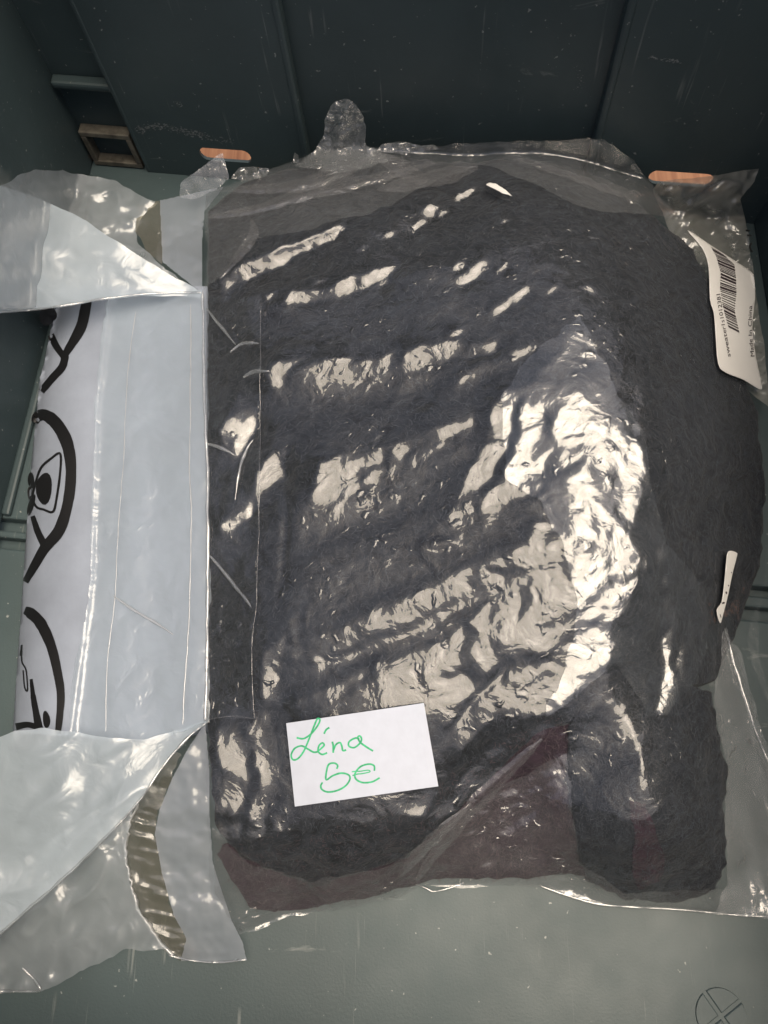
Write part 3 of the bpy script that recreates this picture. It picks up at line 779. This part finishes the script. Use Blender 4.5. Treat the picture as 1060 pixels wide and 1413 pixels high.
for pts in ([(284,425),(300,445),(326,476)], [(288,765),(310,790),(332,818),(347,838)], [(318,486),(335,474),(358,474)], [(335,521),(350,513),(372,512)],
            [(286,612),(305,618),(324,628)], [(325,690),(330,650),(338,625),(350,606)]):
    tube('crease', pts, 0.0011, lambda x, y: filmz(x, y)+0.0016, M['bead'], 0.0002, taper=True)
tube('crease', [(156,822),(185,842),(215,860),(240,876)], 0.0009, panelz, M['bead2'], 0.0004, taper=True)

# seal band and milky strip along the opening
def stripz(x, y):
    z = np.interp(y, [240, 400, 700, 990, 1120, 1200, 1330], [0.040, 0.034, 0.032, 0.031, 0.022, 0.014, 0.006])
    return walls(x, y, z+0.0010*fnoise(x, y, 30, 73, 3))
sheet('seal_band', crumple([(192,282),(222,277),(226,330),(224,365),(205,350),(188,318)], 2, 8, 37), stripz, M['band'], bag, 3)
sheet('seal_strip', [(221,277),(250,271),(290,262),(310,258),(283,292),(279,340),(279,405),(225,362)], lambda x, y: stripz(x, y)+0.0008, M['strip'], bag, 3)
sheet('corner_flap', [(248,272),(250,252),(270,238),(302,214),(308,212),(317,246),(300,262),(268,276)], lambda x, y: walls(x, y, stripz(x, y)+0.010+(275-y)*0.0003, 0.014), M['film_side'], bag, 3)
BAND = [(240,1035),(214,1062),(196,1090),(184,1118),(178,1145),(172,1165),(176,1200),(182,1230),(196,1265),(214,1290),(232,1310),(248,1326),(275,1322),(258,1296),(240,1262),(224,1205),(214,1150),(219,1118),(238,1070),(250,1040)]
sheet('seal_band', crumple(BAND, 4, 5, 39), lambda x, y: stripz(x, y)+0.0011*fnoise(x, y, 9, 75, 2, 0.25, 6.0), M['band'], bag, 2.5)
STRIP = [(284,998),(262,1030),(238,1075),(221,1118),(214,1150),(224,1205),(240,1262),(258,1296),(250,1326),(290,1328),(341,1325),(335,1300),(320,1270),(305,1225),(294,1190),(290,1130),(289,1060)]
sheet('seal_strip', STRIP, lambda x, y: stripz(x, y)+0.0016, M['strip'], bag, 3)
tube('rolled_edge', [(212,1066),(186,1118),(174,1163),(178,1205),(184,1234),(198,1266),(222,1300),(240,1320)], 0.0010, stripz, M['bead2'], 0.0008, 14, 4.0)
# upper left flap, two layers
def flap1z(x, y):
    z = 0.052+0.010*smooth(430, 300, y)-0.012*smooth(150, 280, x)+0.0030*fnoise(x, y, 70, 77, 3, 0.5, 2.4)+0.0022*(1-2*np.abs(fnoise(x, y, 60, 78, 2, 0.5, 2.0)))
    return walls(x, y, z, 0.012)
def flap0z(x, y): return walls(x, y, 0.040+0.0028*fnoise(x, y, 34, 79, 3)+0.003*(1-2*np.abs(fnoise(x, y, 36, 80, 2)))-0.004*smooth(100, 220, x), 0.018)
sheet('back_flap', crumple([(-40,262),(0,256),(20,246),(46,235),(85,236),(125,241),(160,252),(190,268),(216,279),(196,300),(186,320),(190,336),(228,372),(275,402),(140,410),(60,424),(0,428),(-40,430)], 3, 14, 41), flap0z, M['milky_thin'], bag, 3)
sheet('front_flap', crumple([(-40,258),(0,257),(38,268),(80,285),(118,304),(150,326),(190,352),(235,378),(278,403),(279,410),(240,408),(190,409),(140,414),(100,421),(50,428),(0,432),(-40,434)], 2, 20, 43), flap1z, M['milky'], bag, 3)
tube('rolled_edge', [(-30,433),(0,431),(50,427),(100,420),(140,413),(190,407),(240,404),(278,404)], 0.0008, flap1z, M['bead'], 0.0004)
# lower left flap, two layers
def flap3z(x, y):
    z = 0.046-0.018*smooth(1010, 1300, y)-0.006*smooth(150, 290, x)+0.0034*fnoise(x, y, 80, 81, 3, -0.8, 2.4)+0.0026*(1-2*np.abs(fnoise(x, y, 64, 82, 2, -0.75, 2.4)))
    return walls(x, y, z, 0.01)
def flap2z(x, y):
    z = 0.022-0.018*smooth(1150, 1360, y)+0.0034*fnoise(x, y, 50, 83, 3, -1.1, 2.0)+0.003*(1-2*np.abs(fnoise(x, y, 44, 84, 2, -0.9, 2.0)))
    return np.maximum(z, 0.002)
sheet('back_flap', crumple([(-40,1240),(80,1150),(190,1085),(214,1062),(196,1090),(184,1118),(178,1145),(172,1165),(176,1200),(182,1230),(196,1265),(214,1290),(232,1310),(200,1314),(172,1310),(150,1322),(100,1346),(56,1368),(0,1370),(-40,1370)], 3, 14, 45), flap2z, M['milky_thin'], bag, 3)
sheet('front_flap', crumple([(-40,1050),(-10,1022),(20,1009),(60,1005),(100,1010),(150,1018),(200,1020),(240,1010),(285,994),(284,1000),(255,1022),(225,1058),(192,1106),(150,1152),(100,1202),(50,1246),(0,1290),(-40,1325)], 2, 20, 47), flap3z, M['milky'], bag, 3)
tube('rolled_edge', [(-30,1316),(0,1288),(50,1245),(100,1201),(150,1151),(192,1105),(225,1058),(255,1022),(284,998)], 0.0008, flap3z, M['bead'], 0.0004)
tube('rolled_edge', [(-20,1368),(30,1368),(55,1367),(50,1355),(30,1335)], 0.0007, flap2z, M['bead'], 0.0006)

tube('rolled_edge', [(232,1318),(262,1325),(300,1328),(340,1324)], 0.0006, stripz, M['bead'], 0.002)
tube('rolled_edge', [(745,1222),(790,1238),(830,1248),(880,1252),(920,1254),(960,1257),(1010,1262),(1060,1265)], 0.0006, filmz, M['bead'], 0.0003)
tube('rolled_edge', [(575,1220),(590,1226),(600,1230),(625,1224),(640,1218)], 0.0005, filmz, M['bead'], 0.0003)

BOT = [(292,1140),(340,1190),(430,1215),(540,1195),(600,1150),(690,1085),(780,1040),(800,1190),(860,1232),(1000,1228),(1003,1262),(880,1253),(800,1241),(750,1223),(690,1222),(580,1222),(550,1240),(400,1266),(330,1290),(298,1235)]
sheet('bottom_fold', crumple(BOT, 4, 16, 51), lambda x, y: filmz(x, y)+0.0022+0.0022*np.abs(fnoise(x, y, 26, 86, 3, -0.5, 2.0)), M['veil'], bag, 3)
SIDE = [(1000,865),(1022,900),(1035,950),(1060,1040),(1112,1130),(1112,1270),(1060,1266),(985,1260),(1003,1220),(1000,1120),(1003,1060),(985,965)]
sheet('side_fold', crumple(SIDE, 4, 16, 53), lambda x, y: filmz(x, y)+0.0022+0.004*np.abs(fnoise(x, y, 40, 88, 3, 1.2, 2.0)), M['film_side'], bag, 3)
tube('rolled_edge', [(1000,868),(1018,930),(1040,1000),(1060,1050),(1090,1110)], 0.0009, lambda x, y: filmz(x, y)+0.004, M['bead'], 0.0006)
# ------------------------------------------------------------------ small clear bag behind
def sideb(x, y): return walls(x, y, 0.012+0.003*fnoise(x, y, 34, 85, 3), 0.010+0.004*0)+0.010*np.abs(fnoise(x, y, 30, 87, 3, -0.6, 2.2))
sb = thing('small_bag', 'small crumpled clear bag tucked between the barcode label and crate wall', 'plastic bag', tuple(V(1000, 330)))
SB = [(900,262),(908,250),(955,246),(1000,240),(1047,234),(1040,250),(1021,274),(1028,296),(1034,330),(1040,380),(1047,430),(1055,480),(1062,560),(1000,520),(960,420),(930,330)]
sheet('film', crumple(SB, 2, 14, 49), sideb, M['small'], sb, 3)
for (cx, cy, rx, ry, a) in ((1032, 318, 3.5, 1.3, 0.1), (1034, 325, 3.2, 1.3, 0.1)):
    blob('printed_mark', cx, cy, rx, ry, a, sideb, M['ink'], sb, 0.0012, 10)
ribbon('printed_mark', [(1037,335),(1035,341),(1038,348)], 2.4, sideb, M['ink'], sb, 0.0012)

# ------------------------------------------------------------------ price note
Cn = [0.0]*4
npx = np.array([p[0] for p in NOTE], float); npy = np.array([p[1] for p in NOTE], float)
gx, gy = np.meshgrid(np.linspace(400, 600, 24), np.linspace(975, 1108, 18)); gz = filmz(gx, gy)
A = np.stack([np.ones(gx.size), gx.ravel()/500, gy.ravel()/500, (gx.ravel()/500-1)**2], 1)
co = np.linalg.lstsq(A, gz.ravel(), rcond=None)[0]
res = (gz.ravel()-A @ co); lift_n = float(res[inside(gx.ravel(), gy.ravel(), NOTE)].max())+0.0007
def notez(x, y):
    x = np.asarray(x, float); y = np.asarray(y, float)
    return co[0]+co[1]*x/500+co[2]*y/500+co[3]*(x/500-1)**2+lift_n+0.0006*np.exp(-((x-588+(y-1030)*-0.1)/12)**2)
nt_ = thing('price_note', 'white paper slip with green handwriting lying on the clear bag', 'note', tuple(V(498, 1042, float(notez(498., 1042.)))))
K, J = 20, 12; q = []
for j in range(J+1):
    for i in range(K+1):
        a, b = i/K, j/J
        q.append((1-b)*((1-a)*np.array(NOTE[0])+a*np.array(NOTE[1]))+b*((1-a)*np.array(NOTE[3])+a*np.array(NOTE[2])))
q = np.array(q); v = P(q[:, 0], q[:, 1], notez(q[:, 0], q[:, 1])); R1 = K+1
f = [[(j+1)*R1+i, (j+1)*R1+i+1, j*R1+i+1, j*R1+i] for j in range(J) for i in range(K)]
rim = [i for i in range(K)]+[j*R1+K for j in range(J)]+[J*R1+i for i in range(K, 0, -1)]+[j*R1 for j in range(J, 0, -1)]
n0 = len(v); v = np.vstack([v, v[rim]-np.array([0, 0, 0.00025])]); m = len(rim)
f += [[rim[k], rim[(k+1) % m], n0+(k+1) % m, n0+k] for k in range(m)]
link('paper', v, f, M['paper'], nt_, False)
def hw(pts, w_=2.5):
    q = [(380+a*0.22642, 950+b*0.22642) for a, b in pts]
    ribbon('handwriting', q, w_, notez, M['green'], nt_, 0.00012, 6)
hw([(130,300),(175,305),(225,270),(262,220),(272,190),(256,186),(236,230),(205,310),(172,385),(137,428),(108,434),(97,405),(118,366),(160,350),(200,370),(232,388),(258,386)])
hw([(252,388),(280,366),(298,345),(286,332),(266,350),(262,384),(285,402),(316,392)])
hw([(297,276),(310,252),(330,238)])
hw([(347,324),(353,350),(353,392)])
hw([(353,380),(370,342),(394,330),(405,350),(412,378),(432,374)])
hw([(512,310),(490,302),(452,322),(448,350),(478,361),(508,342),(526,312),(516,290),(503,298),(518,328),(558,358),(596,381)])
hw([(374,490),(380,470),(360,455),(327,462),(313,500),(310,556),(350,532),(400,516),(445,526),(455,552),(430,592),(380,621),(322,631),(286,617),(277,594),(288,572)])
hw([(604,502),(602,472),(572,461),(522,475),(488,514),(490,550),(530,573),(590,569),(636,544)])
hw([(466,508),(490,505),(520,504),(566,498),(576,508),(530,519),(500,522),(470,531)], 1.7)

# ------------------------------------------------------------------ barcode label
LO = [(370,405),(500,490),(640,580),(735,645),(752,690),(756,800),(742,960),(765,1150),(797,1298),(780,1316),(690,1262),(590,1222),(545,1170),(530,1000),(520,880),(498,800),(490,620),(455,510)]
LO = [(860+a*0.24067, 220+b*0.24067) for a, b in LO]
def labz(x, y): return walls(x, y, np.maximum(filmz(x, y)+0.0022, 0.012+0.0009*np.sin(y/16.0)+0*x), 0.008)
lb_ = thing('barcode_label', 'white barcode label stuck on the shoulder of the clear bag', 'label', tuple(V(1015, 430, 0.04)))
sheet('paper', catmull(LO, 3, True), labz, M['label'], lb_, 2.5, thick=0.0003)
tl_ = np.array([(506,503),(536,560),(560,650),(556,740),(570,830),(590,910),(606,965)], float); trr = np.array([(578,546),(638,602),(648,690),(650,770),(640,868),(655,942),(668,997)], float)
tt = np.array([0, .14, .34, .53, .72, .88, 1.0])
def lab_pt(s, k):
    lx = np.interp(s, tt, tl_[:, 0]); ly = np.interp(s, tt, tl_[:, 1]); rx = np.interp(s, tt, trr[:, 0]); ry = np.interp(s, tt, trr[:, 1])
    return 860+(lx+(rx-lx)*k)*0.24067, 220+(ly+(ry-ly)*k)*0.24067
rb = random.Random(8); s = 0.0
while s < 0.99:
    wd = rb.choice([0.009, 0.009, 0.016, 0.026])
    q = []
    for (ss, kk) in ((s, 0), (s, .33), (s, .66), (s, 1), (s+wd, 1), (s+wd, .66), (s+wd, .33), (s+wd, 0)): q.append(lab_pt(min(ss, 1.0), kk))
    q = np.array(q); v = P(q[:, 0], q[:, 1], labz(q[:, 0], q[:, 1])+0.00045)
    link('bar', v, [[0, 1, 6, 7], [1, 2, 5, 6], [2, 3, 4, 5]], M['label_ink'], lb_, False)
    s += wd+rb.choice([0.010, 0.012, 0.020])
def lettering(txt, path, height):
    c = bpy.data.curves.new('lettering', 'FONT'); c.body = txt; c.size = 1.0; c.resolution_u = 3
    o = bpy.data.objects.new('tmp', c); COL.objects.link(o)
    dg = bpy.context.evaluated_depsgraph_get(); dg.update()
    me = bpy.data.meshes.new_from_object(o.evaluated_get(dg))
    v = np.array([q.co[:] for q in me.vertices]); f = [list(p.vertices) for p in me.polygons]
    bpy.data.objects.remove(o)
    L = v[:, 0].max(); p = np.array(path, float); p = np.stack([860+p[:, 0]*0.24067, 220+p[:, 1]*0.24067], 1)
    s = v[:, 0]/L; t0 = np.linspace(0, 1, len(p))
    bx = np.interp(s, t0, p[:, 0]); by = np.interp(s, t0, p[:, 1])
    dd = p[-1]-p[0]; dd /= np.linalg.norm(dd); up = np.array([dd[1], -dd[0]])
    X = bx+up[0]*v[:, 1]*height; Y = by+up[1]*v[:, 1]*height
    link('lettering', P(X, Y, labz(X, Y)+0.00045), f, M['label_ink'], lb_, False)
lettering('sweater1s1012381', [(618,1132),(592,990),(572,880),(556,770)], 7.5)
lettering('Made In China', [(754,1132),(742,1040),(738,940),(740,838)], 7.5)

# ------------------------------------------------------------------ narrow care label and tag tip
CL = [(1004,763),(1009,760),(1017,763),(1017,768),(1011,792),(1004,825),(998,848),(994,860),(989,842),(996,830),(1000,800),(1002,778)]
def clz(x, y): return Zn(x, y)+0.006
cl = thing('care_label', 'narrow white curled label with black specks at the sweater side', 'label', tuple(V(1004, 810, 0.02)))
sheet('ribbon', catmull(CL, 3, True), clz, M['label'], cl, 2, thick=0.0003)
for (cx, cy, rx, ry) in ((998.5, 832, 2, 1.3), (1002.5, 818, 1.1, 2), (1005.5, 808, .8, 1.2), (1009.5, 790, .6, 1.0), (994.5, 850, .5, 3)):
    blob('printed_mark', cx, cy, rx, ry, -0.3, clz, M['label_ink'], cl, 0.0005, 10)
tg = thing('tag_tip', 'small white pointed tag tip showing near the top of the black sweater', 'tag', tuple(V(690, 261, 0.07)))
sheet('paper', [(671,255),(676,252),(685,254),(698,262),(708,271),(692,266)], lambda x, y: filmz(x, y)+0.0035, M['label'], tg, 2, thick=0.0003)
